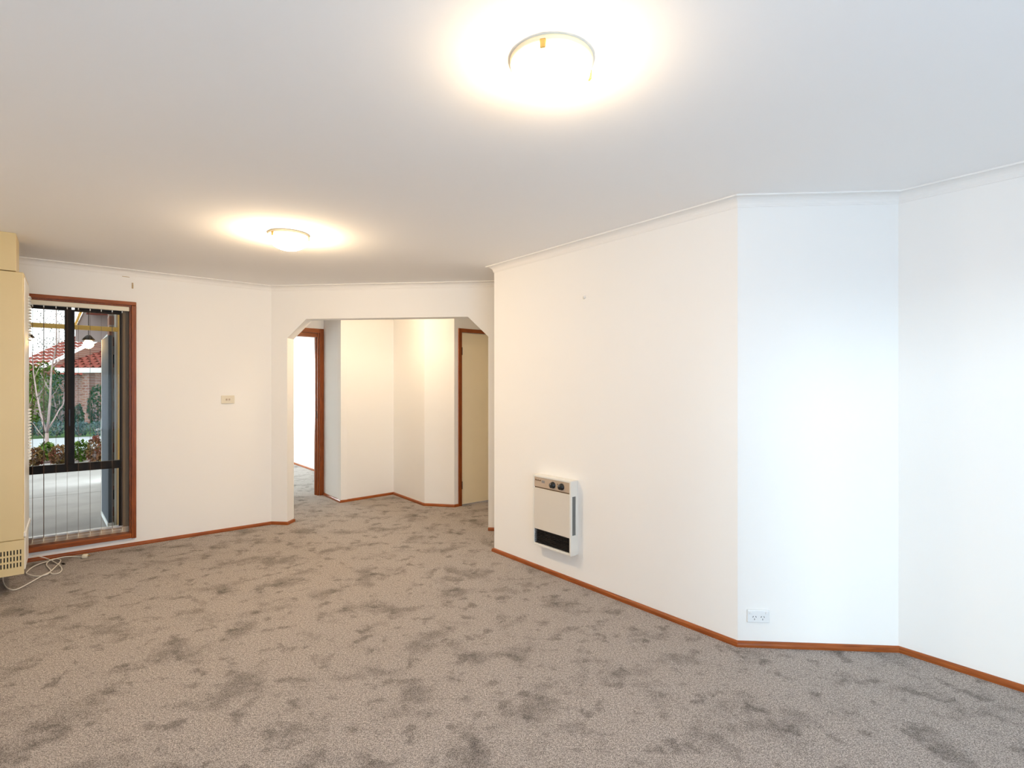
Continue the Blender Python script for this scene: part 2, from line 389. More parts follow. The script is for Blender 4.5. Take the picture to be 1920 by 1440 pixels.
for (w, m0, m1, a_, b_), (nm, lb) in zip(run([(w_window, None, None), (w_arch, None, sL)]), bb):
    sweep(w, BP, nm, M['wood_x'], lb, m0, (1.0 if nm == 'baseboard_arch' else m1), a_, b_)
# return of the skirting round the left jamb of the opening
jv = w_arch.P(sL); jw = Wall((jv.x, jv.y), (jv + Vector((-w_arch.n.x, -w_arch.n.y, 0)) * ARCH_T)[:2])
sweep(jw, BP, 'baseboard_jamb', M['wood_x'], 'reddish timber skirting turned into the opening', m0=-1.0)
sweep(w_arch, BP, 'baseboard_arch_right', M['wood_x'], 'stub of dark timber skirting right of the opening', s0=sR)
for (w, m0, m1, a_, b_), (nm, lb) in zip(run([(w_heater, None, None), (w_angled, None, None), (w_right, None, None), (w_back, None, BW0), ]),
        [('baseboard_heater', 'orange brown timber skirting below the panel heater'), ('baseboard_angled', 'timber skirting of the angled wall below the socket'),
         ('baseboard_right', 'dark timber skirting of the right wall'), ('baseboard_back', 'timber skirting of the back wall')]):
    sweep(w, BP, nm, M['wood_x'], lb, m0, m1, a_, b_)
sweep(w_left, BP, 'baseboard_left', M['wood_x'], 'timber skirting of the left wall')
DCAS, _ = w_bed.hit(606.5, 700)
for (w, m0, m1, a_, b_), (nm, lb) in zip(run([(w_h1, None, None), (w_h2, None, None), (w_h3, None, None), (w_h4, None, None), (w_h5, None, HD0 - 0.045)]),
        [('baseboard_hall_return', 'thin timber skirting beside the bedroom doorway'), ('baseboard_hall_back', 'timber skirting running back into the hall corner'),
         ('baseboard_hall_corner', 'timber skirting coming forward from the hall corner'), ('baseboard_hall_middle', 'timber skirting below the narrow hall wall'),
         ('baseboard_hall_right', 'tiny timber skirting left of the closed door')]):
    sweep(w, BP, nm, M['wood_x'], lb, m0, m1, a_, b_)
sweep(w_bedr, BP, 'baseboard_bedroom', M['wood_x'], 'timber skirting of the bedroom wall')
for i, ((w, m0, m1, a_, b_), lb) in enumerate(zip(run([(w_left, None, None), (w_window, None, None), (w_arch, None, None)]) +
        run([(w_heater, None, None), (w_angled, None, None), (w_right, None, None), (w_back, None, None)]),
        ['left wall', 'window wall', 'wall with the opening', 'panel heater wall', 'angled wall', 'right wall', 'back wall'])):
    sweep(w, CP, 'trim_%d' % (i + 1), M['cornice'], 'white plaster cove cornice of the ' + lb, m0, m1, a_, b_)
# free end of the heater wall's cornice: return round the corner
jw2 = Wall(ab(abof(P1)[0], abof(P1)[1] + 0.1), P1)
sweep(jw2, CP, 'trim_8', M['cornice'], 'cornice turned round the free end of the heater wall', m1=1.0)
# (its neighbour already ends square at the corner: extend it to meet the return)
for v in bpy.data.objects['trim_4'].data.vertices:
    if v.co.x < 0.2: v.co.x = v.co.y * 1.0
for v in bpy.data.objects['baseboard_heater'].data.vertices:
    if v.co.x < 0.2: v.co.x = v.co.y * 1.0
sweep(jw2, BP, 'baseboard_heater_end', M['wood_x'], 'timber skirting round the free end of the heater wall', m1=1.0)

# ------------------------------------------------------------------ doors (structure)
d1 = on_wall('door_1', 'reddish timber frame of the bedroom doorway', None, w_bed, DO_R, kind='structure')
cw = DCAS - DO_R
MB().box(0, cw, -0.018, 0, 0, DOZ + cw, 0.003).build('casing_upright', M['wood_z'], d1)
MB().box(-0.82 - cw, 0, -0.018, 0, DOZ, DOZ + cw, 0.003).build('casing_head', M['wood_x'], d1)
MB().box(-0.82 - cw, -0.82, -0.018, 0, 0, DOZ + cw, 0.003).build('casing_upright', M['wood_z'], d1)
MB().box(-0.022, 0, 0, 0.11, 0, DOZ).box(-0.034, -0.022, 0.045, 0.085, 0, DOZ - .05).build('jamb', M['wood_z'], d1)
MB().box(-0.82, -0.022, 0.01, 0.11, DOZ - 0.052, DOZ).build('head_jamb', M['wood_x'], d1)
MB().box(-0.82, -0.798, 0, 0.11, 0, DOZ).build('jamb', M['wood_z'], d1)
MB().box(-0.024, -0.020, 0.012, 0.034, 0.98, 1.08).build('strike_plate', M['bronze'], d1)
d2 = on_wall('door_2', 'plain cream flush door in dark red timber frame in the hall', None, w_h5, HD0, kind='structure')
MB().box(-0.045, 0, -0.016, 0, 0, HDZ + 0.045, 0.003).build('casing_upright', M['wood_z'], d2)
MB().box(0, 0.8, -0.016, 0, HDZ, HDZ + 0.045, 0.003).build('casing_head', M['wood_x'], d2)
MB().box(0.8, 0.845, -0.016, 0, 0, HDZ + 0.045, 0.003).build('casing_upright', M['wood_z'], d2)
leaf = MB().box(0.004, 0.797, 0.0, 0.036, 0.014, HDZ - 0.004, 0.002).build('door_leaf', M['door'], d2)
for z in (0.24, 1.80): MB().tube([(0.0, -0.012, z - 0.045), (0.0, -0.012, z + 0.045)], 0.007).build('hinge', M['black'], d2, True)
hd = MB().lathe([(0, 0), (0.02, 0), (0.022, 0.02), (0.018, 0.03), (0, 0.034)], 20).build('knob', M['brass'], leaf, True)
hd.location = (0.74, 0.0, 1.0); hd.rotation_euler = (math.pi / 2, 0, 0)

# ------------------------------------------------------------------ window_1 (left) and its blind
wn = on_wall('window_1', 'tall window with bronze sashes in reddish timber casing', None, w_window, 0, kind='structure')
cas = tW(255.3) - win_r
zo1, zo0 = w_window.hit(255, 567)[1], w_window.hit(254.5, 1007.7)[1]
MB().box(win_l - cas, win_r + cas, -0.02, 0.0, WZ1, zo1, 0.004).build('casing_head', M['wood_x'], wn)
MB().box(win_r, win_r + cas, -0.02, 0.0, zo0, WZ1, 0.004).build('casing_upright', M['wood_z'], wn)
MB().box(win_l - cas, win_l, -0.02, 0.0, zo0, WZ1, 0.004).build('casing_upright', M['wood_z'], wn)
MB().box(win_l - 0, win_r + 0, -0.028, 0.07, zo0 + 0.005, WZ0 + 0.006, 0.006).build('sill', M['wood_x'], wn)
MB().box(win_l, win_l + .012, 0, 0.07, WZ0, WZ1).box(win_r - .012, win_r, 0, 0.07, WZ0, WZ1).box(win_l + .012, win_r - .012, 0, .07, WZ1 - .012, WZ1).build('lining', M['wood_z'], wn)
FW = 0.052
fy0, fy1 = 0.072, 0.115
MB().box(win_l, win_r, fy0, fy1, WZ0, WZ0 + FW, 0.003).build('frame_bottom', M['cream_frame'], wn)
MB().box(win_l, win_r, fy0, fy1, WZ1 - 0.03, WZ1, 0.003).build('frame_top', M['cream_frame'], wn)
MB().box(win_r - 0.055, win_r, fy0, fy1, WZ0 + FW, WZ1 - 0.03, 0.003).build('frame_side', M['frame_in_shade'], wn)
MB().box(win_l, win_l + 0.055, fy0, fy1, WZ0 + FW, WZ1 - 0.03, 0.003).build('frame_side', M['frame_in_shade'], wn)
MB().box(win_l + .055, win_r - .055, fy0 - 0.006, fy1, WZ0 + FW, WZ0 + FW + 0.012).build('track', M['white_frame'], wn)
gl0, gl1 = win_l + 0.055, win_r - 0.055
g = lambda x: w_window.hit(x, HZ, -fy0)[0]
zt = lambda x, y: w_window.hit(x, y, -fy0)[1]
tz0, tz1 = zt(231, 877), zt(231, 862.5)
MB().box(gl0, gl1, fy0 + .004, fy1, tz0, tz1, 0.003).build('transom', M['bronze'], wn)
mx0, mx1 = g(121), g(140)
sash_l = MB().box(gl0, gl0 + .03, .09, .11, tz1, 2.06).box(gl0 + .03, mx1 - .02, .09, .11, 2.02, 2.06).box(mx1 - .045, mx1 - .02, .09, .11, tz1, 2.02).build('sash', M['bronze'], wn)
sash_r = MB().box(mx0, mx1, fy0 + .002, .09, tz1, 2.03).box(mx1, gl1, fy0 + .002, .09, 2.015, 2.06).box(gl1 - .022, gl1, fy0 + .002, .09, tz1, 2.015).build('sash', M['bronze'], wn)
MB().box((mx0 + mx1) / 2 - .006, (mx0 + mx1) / 2 + .006, fy0 - .006, fy0 + .002, 1.06, 1.20, .002).build('latch', M['black'], sash_r)
MB().box(gl0, gl0 + .02, fy0 + .004, .105, WZ0 + FW, tz0).box(gl1 - .028, gl1, fy0 + .004, .105, WZ0 + FW, tz0).build('fixed_frame', M['bronze'], wn)
MB().box(gl0 + .03, mx1 - .03, .099, .102, tz1, 2.02).build('pane', M['glass'], sash_l)
MB().box(mx1, gl1 - .02, .081, .084, tz1, 2.015).build('pane', M['glass'], sash_r)
MB().box(gl0 + .02, gl1 - .025, .088, .091, WZ0 + FW + .012, tz0).build('pane', M['glass'], wn)

bl = on_wall('vertical_blind', 'open vertical blind with edge-on brown vanes, darkened as if backlit, hanging in the tall window', 'blind', w_window, 0, 0)
by = 0.012
MB().box(win_l + .014, win_r - .014, by - .018, by + .018, WZ1 - .052, WZ1 - .014, 0.004).build('headrail', M['plastic_cream'], bl)
vx = [w_window.hit(x, HZ, -by)[0] for x in (61, 82, 105, 126, 147, 169, 190, 210.5, 229)]
step = (vx[6] - vx[0]) / 6
vx = [vx[0] - step * k for k in (2, 1)] + vx
vz0, vz1 = WZ0 + 0.05, WZ1 - 0.07
vane_me = None
for i, t in enumerate(vx):
    if t < win_l + .03: continue
    if vane_me is None:
        o = MB().box(-.0005, .0005, -.042, .042, 0, vz1 - vz0).build('vane', M['vane'], bl); vane_me = o.data
        h = MB().box(-.003, .003, -.010, .010, 0, .02, .001).build('hanger', M['plastic_white'], bl); hang_me = h.data
        q = MB().box(-.002, .002, -.043, .043, 0, .028, .0008).build('weight', M['plastic_cream'], bl); wt_me = q.data
    else:
        o = link('vane', vane_me, None, bl); h = link('hanger', hang_me, None, bl); q = link('weight', wt_me, None, bl)
    o.location = (t, by, vz0); h.location = (t, by, vz1); q.location = (t, by, vz0 - .012)
    o.rotation_euler = h.rotation_euler = q.rotation_euler = (0, 0, math.radians(random.uniform(-1.6, 1.6)))
MB().tube([(t, by - .044, vz0 + .004) for t in (vx[2], vx[-1])], .001, 5).build('bottom_chain', M['plastic_white'], bl)

# ------------------------------------------------------------------ sliding door behind the viewer and bedroom window
wb = on_wall('window_2', 'wide glazed sliding door with bronze frame behind the viewer', None, w_back, 0, kind='structure')
mb = MB()
for x in (BW0, (BW0 + BW1) / 2 - .03, BW1 - .05): mb.box(x, x + .05, .04, .09, .03, 2.1)
mb.box(BW0, BW1, .04, .09, 2.05, 2.1).box(BW0, BW1, .04, .09, .03, .08).build('frame', M['bronze'], wb)
mid = (BW0 + BW1) / 2
MB().box(BW0 + .05, mid - .03, .062, .066, .08, 2.05).build('pane', M['glass'], wb)
MB().box(mid + .02, BW1 - .05, .062, .066, .08, 2.05).build('pane', M['glass'], wb)
w3 = on_wall('window_3', 'bronze framed bedroom window on the far wall', None, w_bedf, 0, kind='structure')
MB().box(.35, 1.85, .03, .08, .6, .65).box(.35, 1.85, .03, .08, 2.0, 2.05).box(.35, .4, .03, .08, .65, 2.0).box(1.8, 1.85, .03, .08, .65, 2.0).box(1.08, 1.12, .03, .08, .65, 2.0).build('frame', M['bronze'], w3)
MB().box(.4, 1.08, .053, .057, .65, 2.0).build('pane', M['glass'], w3)
MB().box(1.12, 1.8, .053, .057, .65, 2.0).build('pane', M['glass'], w3)

# ------------------------------------------------------------------ ceiling lights
def ceiling_light(loc, label, rot, bulb):
    t = thing('ceiling_light', label, 'ceiling light', loc, rot, group='round opal ceiling lights')
    MB().lathe([(0, 0), (0.126, 0), (0.129, -0.004), (0.129, -0.015), (0.124, -0.020), (0, -0.020)], 56).build('base', M['lampbase'], t, True)
    prof = [(0.114, -0.020), (0.120, -0.024)] + [(0.121 * math.cos(k * math.pi / 2 / 9), -0.034 - 0.074 * math.sin(k * math.pi / 2 / 9)) for k in range(0, 9)] + [(0.0, -0.108)]
    MB().lathe(prof, 32).build('glass_dome', M['glow'][bulb], t, True)
    for k in range(3):
        c = MB().box(-.009, .009, .118, .133, -.042, -.014, .003).build('clip', M['brass'], t); c.rotation_euler = (0, 0, k * 2 * math.pi / 3)
    return t
ceiling_light((0.122, 1.655, CEIL), 'large glowing opal dome light on the ceiling nearest the viewer', math.radians(165), 'near')
ceiling_light((-1.483, 3.54, CEIL), 'smaller looking glowing opal dome light in front of the window wall', math.radians(35), 'far')
ceiling_light((-1.38, 5.6, CEIL), 'glowing opal dome light on the hall ceiling behind the opening', math.radians(20), 'hall')

# ------------------------------------------------------------------ tall heater at the left edge
HA, HB = -4.80, -0.236
hp = ab(HA, HB)
hw = Wall(ab(HA, HB - 0.62), ab(HA, HB))             # its front plane: local x from left to right, +y backwards
HT = thing('tall_gas_heater', 'tall cream enamel gas heater at the left edge beside the window', 'heater', hw.P(0, 0, 0), hw.rot)
W_ = hw.L; DEP = 0.50; ZB, ZT = 0.145, 2.147
ZS = 0.372                                            # seam between front panel and lower grille panel
MB().box(0, W_, 0.012, DEP, ZB + 0.02, ZT, 0.008).build('cabinet', M['heater'], HT)
MB().box(0.002, W_ - 0.002, -0.004, 0.012, ZS + 0.002, ZT - 0.002, 0.005).build('front_panel', M['heater'], HT)
gp = MB(); 
# lower grille panel built round its slots
cols = [W_ - 0.0165 - 0.0157 * k for k in range(36)]
sw, rows = 0.0068, [(0.310, 0.279), (0.268, 0.237), (0.226, 0.195)]
GP0, GP1 = ZB, ZS
zcuts = [GP0] + sorted([z for r in rows for z in r]) + [GP1]
xc = sorted(cols)
for i in range(0, len(zcuts) - 1):
    z0, z1 = zcuts[i], zcuts[i + 1]
    if i % 2 == 0: gp.box(0.002, W_ + 0.001, -0.008, 0.004, z0, z1)
    else:
        x = 0.002
        for c in xc:
            gp.box(x, c - sw / 2, -0.008, 0.004, z0, z1); x = c + sw / 2
        gp.box(x, W_ + 0.001, -0.008, 0.004, z0, z1)
gp.build('grille_panel', M['heater'], HT)
MB().box(0.01, W_ - .01, 0.005, 0.011, ZB + .01, ZS - .01).build('grille_backing', M['heater_dark'], HT)
MB().box(W_ - .01, W_ + 0.004, 0.02, DEP - .01, ZS + .04, ZT - .03, 0.003).build('side_panel', M['heater_white'], HT)  # cabinet side coloured pale to carry the window's daylight
for z0, z1 in ((1.72, 2.06), (0.86, 1.24)):
    n = int((z1 - z0) / 0.022)
    for k in range(n):
        z = z0 + k * 0.022
        if k == 0 and z0 == 1.72:
            lo = MB().prism([(0, 0), (.014, .003), (.014, .007), (0, .014)], DEP - .13, DEP - .02, 'xz').build('side_louvre', M['heater_white'], HT); lme = lo.data
        else: lo = link('side_louvre', lme, None, HT)
        lo.location = (W_ + .004, 0, z)
MB().box(W_ - .012, W_ + .012, 0.012, DEP, ZS + .012, ZS + .048, .006).build('side_ledge', M['heater_white'], HT)
MB().box(W_ - .012, W_ + .006, 0.03, DEP - .12, ZB + .02, ZS + .006, .003).build('side_skirt', M['heater_white'], HT)
MB().box(.05, .40, 0.12, DEP - .02, 0.0, ZB + .03).build('plinth', M['heater_dark'], HT)
fl = thing('flue_cover', 'cream metal flue cover rising from the tall heater to the ceiling', 'flue cover', hw.P(0, 0, ZT), hw.rot)
bx1 = W_ - 0.039
MB().box(bx1 - .09, bx1, 0.0, 0.28, 0.003, CEIL - ZT, 0.003).build('cover_panel', M['heater'], fl)
MB().box(0.06, bx1 - .092, 0.002, 0.28, 0.003, CEIL - ZT, 0.003).build('cover_panel', M['heater'], fl)

# power cord with plug on the carpet by the heater
def smooth_path(pts, n=6):
    out = []
    for i in range(len(pts) - 1):
        p0, p1, p2, p3 = pts[max(i - 1, 0)], pts[i], pts[i + 1], pts[min(i + 2, len(pts) - 1)]
        for k in range(n):
            t = k / n
            out.append(0.5 * ((2 * p1) + (p2 - p0) * t + (2 * p0 - 5 * p1 + 4 * p2 - p3) * t * t + (-p0 + 3 * p1 - 3 * p2 + p3) * t ** 3))
    return out + [pts[-1]]
def floor_path(px, z=0.007):
    return [on_level(x, y, z) for x, y in px]
c1px = [(8, 1077), (5, 1086), (8, 1096), (16, 1105), (28, 1107), (50, 1096), (75, 1083), (92, 1074), (104, 1063), (112, 1056), (113, 1050), (104, 1048), (92, 1053), (87, 1059), (92, 1066), (95, 1072), (86, 1078), (66, 1081), (52, 1078), (50, 1073), (60, 1065), (78, 1057), (94, 1051), (112, 1047), (134, 1044), (155, 1044.5)]
o1 = floor_path(c1px); ori = on_level(90, 1066, 0)
pts = smooth_path(o1)
for i, q in enumerate(pts): q.z = 0.007 + 0.006 * (0.5 + 0.5 * math.sin(i * 0.37))
pc = thing('looped_lead', 'loosely looped white power cord with cream plug on the carpet', 'cord', ori)
MB().tube([q - ori for q in pts], 0.0042, 8).build('cable', M['cord'], pc, True)
def lean(x, y, d):                                   # a point held d in front of the window wall
    t, z = w_window.hit(x, y, d); return w_window.P(t, d, max(z, .006))
c2 = smooth_path([lean(59, 1042.5, .035), lean(74, 1043.5, .04), lean(90, 1048, .05)] + floor_path([(104, 1055), (113, 1061), (116, 1068), (111, 1074), (100, 1076), (94, 1073)], 0.012))
pq = on_level(158.5, 1046.5, 0)
pl = MB().box(-.016, .022, -.017, .017, 0, .032, .009, 3).build('plug', M['plastic_cream'], pc, True); pl.location = pq - ori; pl.rotation_euler = (0, 0, 0.3)
mb = MB()
for s in (-1, 1): mb.box(.022, .038, s * .007 - .003, s * .007 + .003, .017, .020)
pr = mb.build('pin', M['brass'], pl)
ac = pc
MB().tube([q - ori for q in c2], 0.0035, 8).build('thin_cable', M['cord'], ac, True)
oe = on_level(117, 1056.5, 0.006) - ori
cn = MB().lathe([(0, 0), (.007, 0), (.007, .02), (.003, .024), (.003, .034), (0, .034)], 14).build('connector', M['black'], ac, True); cn.location = oe; cn.rotation_euler = (0, math.pi / 2, -.4)

# ------------------------------------------------------------------ wall switch, socket, hook, marks
t, z = w_window.hit(414.5, 742); t2, z2 = w_window.hit(439.5, 756)
sw_ = on_wall('light_switch', 'cream light switch plate on the wall right of the window', 'switch', w_window, (t + t2) / 2, (z + z2) / 2)
ww, hh = (t2 - t) / 2, abs(z - z2) / 2 + .002
MB().box(-ww, ww, -.009, 0, -hh, hh, .003).build('plate', M['plastic_cream'], sw_)
for x in (-.012, .012): MB().box(x - .007, x + .007, -.014, -.008, -.009, .009, .002).build('rocker', M['tan_panel'], sw_)
t, z = w_angled.hit(1400, 1142); t2, z2 = w_angled.hit(1442, 1167)
so = on_wall('power_socket', 'white double power socket low on the angled wall', 'socket', w_angled, (t + t2) / 2, (z + z2) / 2)
ww, hh = (t2 - t) / 2, abs(z - z2) / 2
MB().box(-ww, ww, -.010, 0, -hh, hh, .004).build('plate', M['plastic_white'], so)
for x in (-.042, .042): MB().box(x - .007, x + .007, -.016, -.009, .013, .025, .002).build('rocker_switch', M['plastic_white'], so)
for x in (-.021, .021):
    for dx, dz, r in ((-.0075, .002, 24), (.0075, .002, -24), (0, -.011, 0)):
        q = MB().box(-.0014, .0014, -.0108, -.0095, -.004, .004).build('pin_slot', M['pinhole'], so); q.location = (x + dx, 0, dz - .004); q.rotation_euler = (0, math.radians(r), 0)
t, z = w_heater.hit(1096, 557)
hk = on_wall('picture_hook', 'tiny painted-over picture hook high on the panel heater wall', 'hook', w_heater, t, z)
MB().lathe([(0, 0), (.012, 0), (.011, .005), (.006, .010), (0, .012)], 20).build('boss', M['cornice'], hk, True).rotation_euler = (math.pi / 2, 0, 0)
MB().tube([(0, -.01, .004), (0, -.016, -.004), (0, -.014, -.012), (0, -.006, -.014)], .0022, 6).build('hook', M['plastic_cream'], hk, True)
t, z = w_window.hit(248.5, 536)
hk2 = on_wall('curtain_bracket', 'small brown curtain bracket above the right corner of the window casing', 'bracket', w_window, t, z)
MB().box(-.006, .006, -.006, 0, -.024, .026, .002).build('plate', M['patch'], hk2)
MB().box(-.004, .004, -.012, -.005, .010, .018, .001).build('lug', M['tan_panel'], hk2)
t, z = w_window.hit(229, 518.5); t2, z2 = w_window.hit(243, 520)
MB().prism([(0, 0), (t2 - t, z2 - z - .001), (t2 - t, z2 - z + .003), ((t2 - t) * .5, (z2 - z) * .5 + .004), (0, .004)], -.0012, 0.0005).build('wall_crack', M['patch'], None, False, w_window.P(t, 0, z), w_window.rot,
    label='short brown scuff line just below the cornice above the window', category='scuff')

# ------------------------------------------------------------------ panel heater on the right wall
tl, _ = w_heater.hit(998.5, 900, 0.0725); tr_, _ = w_heater.hit(1070.4, 900, 0.0725)
PW, PD, PZ0, PZ1 = tr_ - tl, 0.0725, 0.205, 0.728
PH = on_wall('panel_heater', 'small white and beige wall panel heater with black grille and two knobs', 'heater', w_heater, tl, PZ0)
ph = PZ1 - PZ0; fr_ = 0.016
f = lambda q: ph * (1 - q)
# housing: sides, top, bottom, back as a shell; front recess holds panels
mb = MB()
mb.box(0, fr_, -PD, 0, 0, ph, .004).box(PW - fr_, PW, -PD, -PD + .016, 0, ph, .003).box(PW - fr_, PW, -.022, 0, 0, ph, .003)
mb.box(PW - fr_, PW, -PD + .014, -.02, ph * .79, ph).box(PW - fr_, PW, -PD + .014, -.02, 0, ph * .27)
mb.box(fr_, PW - fr_, -PD, 0, ph - .014, ph, .003).box(fr_, PW - fr_, -PD, 0, 0, .016, .003).build('housing', M['heater_white'], PH)
MB().box(PW - fr_ + .002, PW - .004, -PD + .012, -.018, ph * .26, ph * .80).build('side_vent', M['grey_vent'], PH)
cp = MB().box(fr_, PW - fr_, -PD + .004, -.01, f(.165), ph - .014, .002).build('control_panel', M['tan_panel'], PH)
MB().box(fr_, PW - fr_, -PD + .010, -.01, f(.18), f(.165)).build('dark_gap', M['brown_print'], PH)  # dark brown strip set back below the control panel
MB().box(fr_, PW - fr_, -PD + .001, -.01, f(.765), f(.18), .003).build('front_panel', M['beige_panel'], PH)
MB().box(fr_, PW - fr_, -PD + .03, -.01, .016, f(.765)).build('grille_backing', M['black'], PH)
gz0, gz1 = .020, f(.765) - .006
k = 0; z = gz0
while z < gz1:
    if k == 0: s_ = MB().box(fr_, PW - fr_, -.004, .004, 0, .0035).build('grille_slat', M['black'], PH); sme = s_.data
    else: s_ = link('grille_slat', sme, None, PH)
    s_.location = (0, -PD + .014, z); k += 1; z += .0115
pwid = PW - 2 * fr_
for q in (.55, .79):
    kn = MB().lathe([(0, 0), (.024, 0), (.024, .006), (.020, .008), (.019, .024), (.016, .027), (0, .027)], 28).build('knob', M['black'], cp, True)
    kn.location = (fr_ + pwid * q, -PD + .004, f(.098)); kn.rotation_euler = (math.pi / 2, 0, 0)
    MB().box(-.002, .002, .004, .018, .0272, .0285).build('pointer', M['grey_print'], kn)
MB().lathe([(0, 0), (.005, 0), (.004, .003), (0, .004)], 14).build('indicator_lamp', M['brown_print'], cp, True).location = (fr_ + pwid * .675, -PD + .004, f(.075))
cp.children[-1].rotation_euler = (math.pi / 2, 0, 0)
mb = MB(); x = fr_ + pwid * .03
for wv, hv in ((.010, .012), (.006, .008), (.007, .008), (.006, .011), (.007, .008), (.007, .008), (.006, .011)):
    mb.box(x, x + wv, -PD + .0032, -PD + .0045, f(.078), f(.078) + hv); x += wv + .0022
mb.build('lettering', M['brown_print'], cp)
MB().box(fr_ + pwid * .22, fr_ + pwid * .31, -PD + .0032, -PD + .0045, f(.098), f(.062)).build('badge', M['grey_print'], cp)

# ------------------------------------------------------------------ outdoors, seen through the left window
GZ = -0.12
def slab(name, a0, a1, b0, b1, z0, z1, mat, label):
    o = ab(a0, b0); mb = MB().box(0, b1 - b0, 0, a0 - a1, 0, z1 - z0, 0.006 if z1 - z0 < .2 else 0, 1)
    return S(mb, name, mat, label, (o.x, o.y, z0), math.atan2(B.y, B.x))
ED = math.atan2(B.y, B.x)
slab('patio', -5.93, -9.69, -7, 3.0 - 2.6, GZ - .1, GZ, M['concrete'], 'grey concrete patio slab outside the window')
slab('patio_outer', -9.74, -13.9, -9, 0.45, GZ - .1, GZ - .004, M['concrete'], 'second grey concrete patio slab beyond the joint')
slab('garden_bed', -13.9, -15.7, -14, 8, GZ - .12, GZ - .02, M['soil'], 'strip of dark garden bed between patio and path')
slab('path', -15.7, -20.6, -20, 12, GZ - .12, GZ, M['path'], 'pale concrete path across the garden')
slab('lawn', -20.6, -60, -50, 30, GZ - .14, GZ - .03, M['lawn'], 'green lawn in front of the houses')
slab('ground', 30, -5.93, -40, 40, GZ - .3, GZ - .13, M['lawn'], 'grassy ground round the house')
slab('ground_beside', -5.93, -20, .5, 30, GZ - .3, GZ - .13, M['lawn'], 'grassy ground beside the house')

leaf_cache = {}
def foliage(parent, mat, rx, ry, rz, n, size, seed, zc=None, name='foliage'):
    rnd = random.Random(seed); bm = bmesh.new(); zc = rz if zc is None else zc
    for _ in range(n):
        while True:
            v = Vector((rnd.uniform(-1, 1), rnd.uniform(-1, 1), rnd.uniform(-1, 1)))
            if 0.15 < v.length < 1: break
        v *= (0.75 + .25 * rnd.random()) / max(v.length, .3) * min(1, v.length + .3)
        c = Vector((v.x * rx, v.y * ry, max(0.01, zc + v.z * rz)))
        q = Matrix.Rotation(rnd.uniform(0, 6.3), 3, 'Z') @ Matrix.Rotation(rnd.uniform(-1.2, 1.2), 3, 'X')
        s = size * rnd.uniform(.6, 1.3)
        a_ = [bm.verts.new(c + q @ Vector(k)) for k in ((-.3 * s, 0, 0), (0, -.6 * s, .05 * s), (.3 * s, 0, 0), (0, .6 * s, -.04 * s))]
        bm.faces.new(a_)
    me = bpy.data.meshes.new(name); bm.to_mesh(me); bm.free()
    return link(name, me, mat, parent)
def bush(name, label, loc, mat, rx, ry, rz, n, size, seed, group):
    t = thing(name, label, 'shrub', loc, 0.3 * seed, group=group)
    foliage(t, mat, rx, ry, rz, n, size, seed)
    mb = MB(); rnd = random.Random(seed + 99)
    for k in range(4):
        an = k * 1.6 + rnd.random(); mb.tube([(0, 0, 0), (rx * .3 * math.cos(an), ry * .3 * math.sin(an), rz * .7), (rx * .55 * math.cos(an), ry * .55 * math.sin(an), rz * 1.3)], [.03 * rz + .006, .02 * rz + .004, .003], 5)
    mb.build('stem', M['bark'], t)
    return t
gz = lambda x, y: on_level(x, y, GZ)
for i, (x, y, r, h, mat, lb) in enumerate([
        (66, 875, .15, .34, 'leaf_red', 'low red and green shrub nearest the tall heater outside the window'),
        (88, 865, .15, .36, 'leaf', 'low yellow green shrub at the foot of the bare tree'),
        (110, 874, .15, .38, 'leaf_red', 'low reddish shrub just left of the dark window mullion'),
        (152, 865, .15, .40, 'leaf', 'low olive shrub just right of the dark window mullion'),
        (179, 873, .14, .52, 'leaf_red', 'reddish shrub next to the blue grey front door')]):
    bush('low_shrub', lb, gz(x, y), M[mat], r, r, h * .55, 420, .07, i, 'low shrubs along the patio edge')
for i, (x, Y, r, h, mat, lb) in enumerate([
        (58, 17.0, .42, 2.35, 'leaf', 'tall loose green bush left of the bare tree trunk'),
        (83, 19.6, .50, 2.55, 'leaf', 'tall yellow green bush right behind the bare tree trunk'),
        (113, 18.6, .36, 2.1, 'leaf_dark', 'tall dark green bush left of the window mullion'),
        (183, 18.6, .30, 1.65, 'leaf_dark', 'dark green bush right of the brick pillar'),
        (147, 17.6, .15, 1.0, 'leaf_dark', 'small dark green bush left of the brick pillar')]):
    q = at(x, 725, Y); q.z = GZ - .03; bush('garden_bush', lb, q, M[mat], r, min(r * 1.2, .5), h * .5, int(2600 * r), .11, 20 + i, 'green bushes in front of the houses')
for i, (x, lb) in enumerate([(72, 'bluish ground cover plant left of the tree trunk beyond the path'), (106, 'bluish ground cover plant right of the tree trunk beyond the path'),
        (150, 'bluish ground cover plant below the brick pillar'), (184, 'bluish ground cover plant beside the front door beyond the path')]):
    q = at(x, 725, 16.2); q.z = GZ; bush('ground_cover', lb, q, M['leaf_blue'], .24, .3, .24, 420, .07, 40 + i, 'bluish ground cover plants beyond the path')

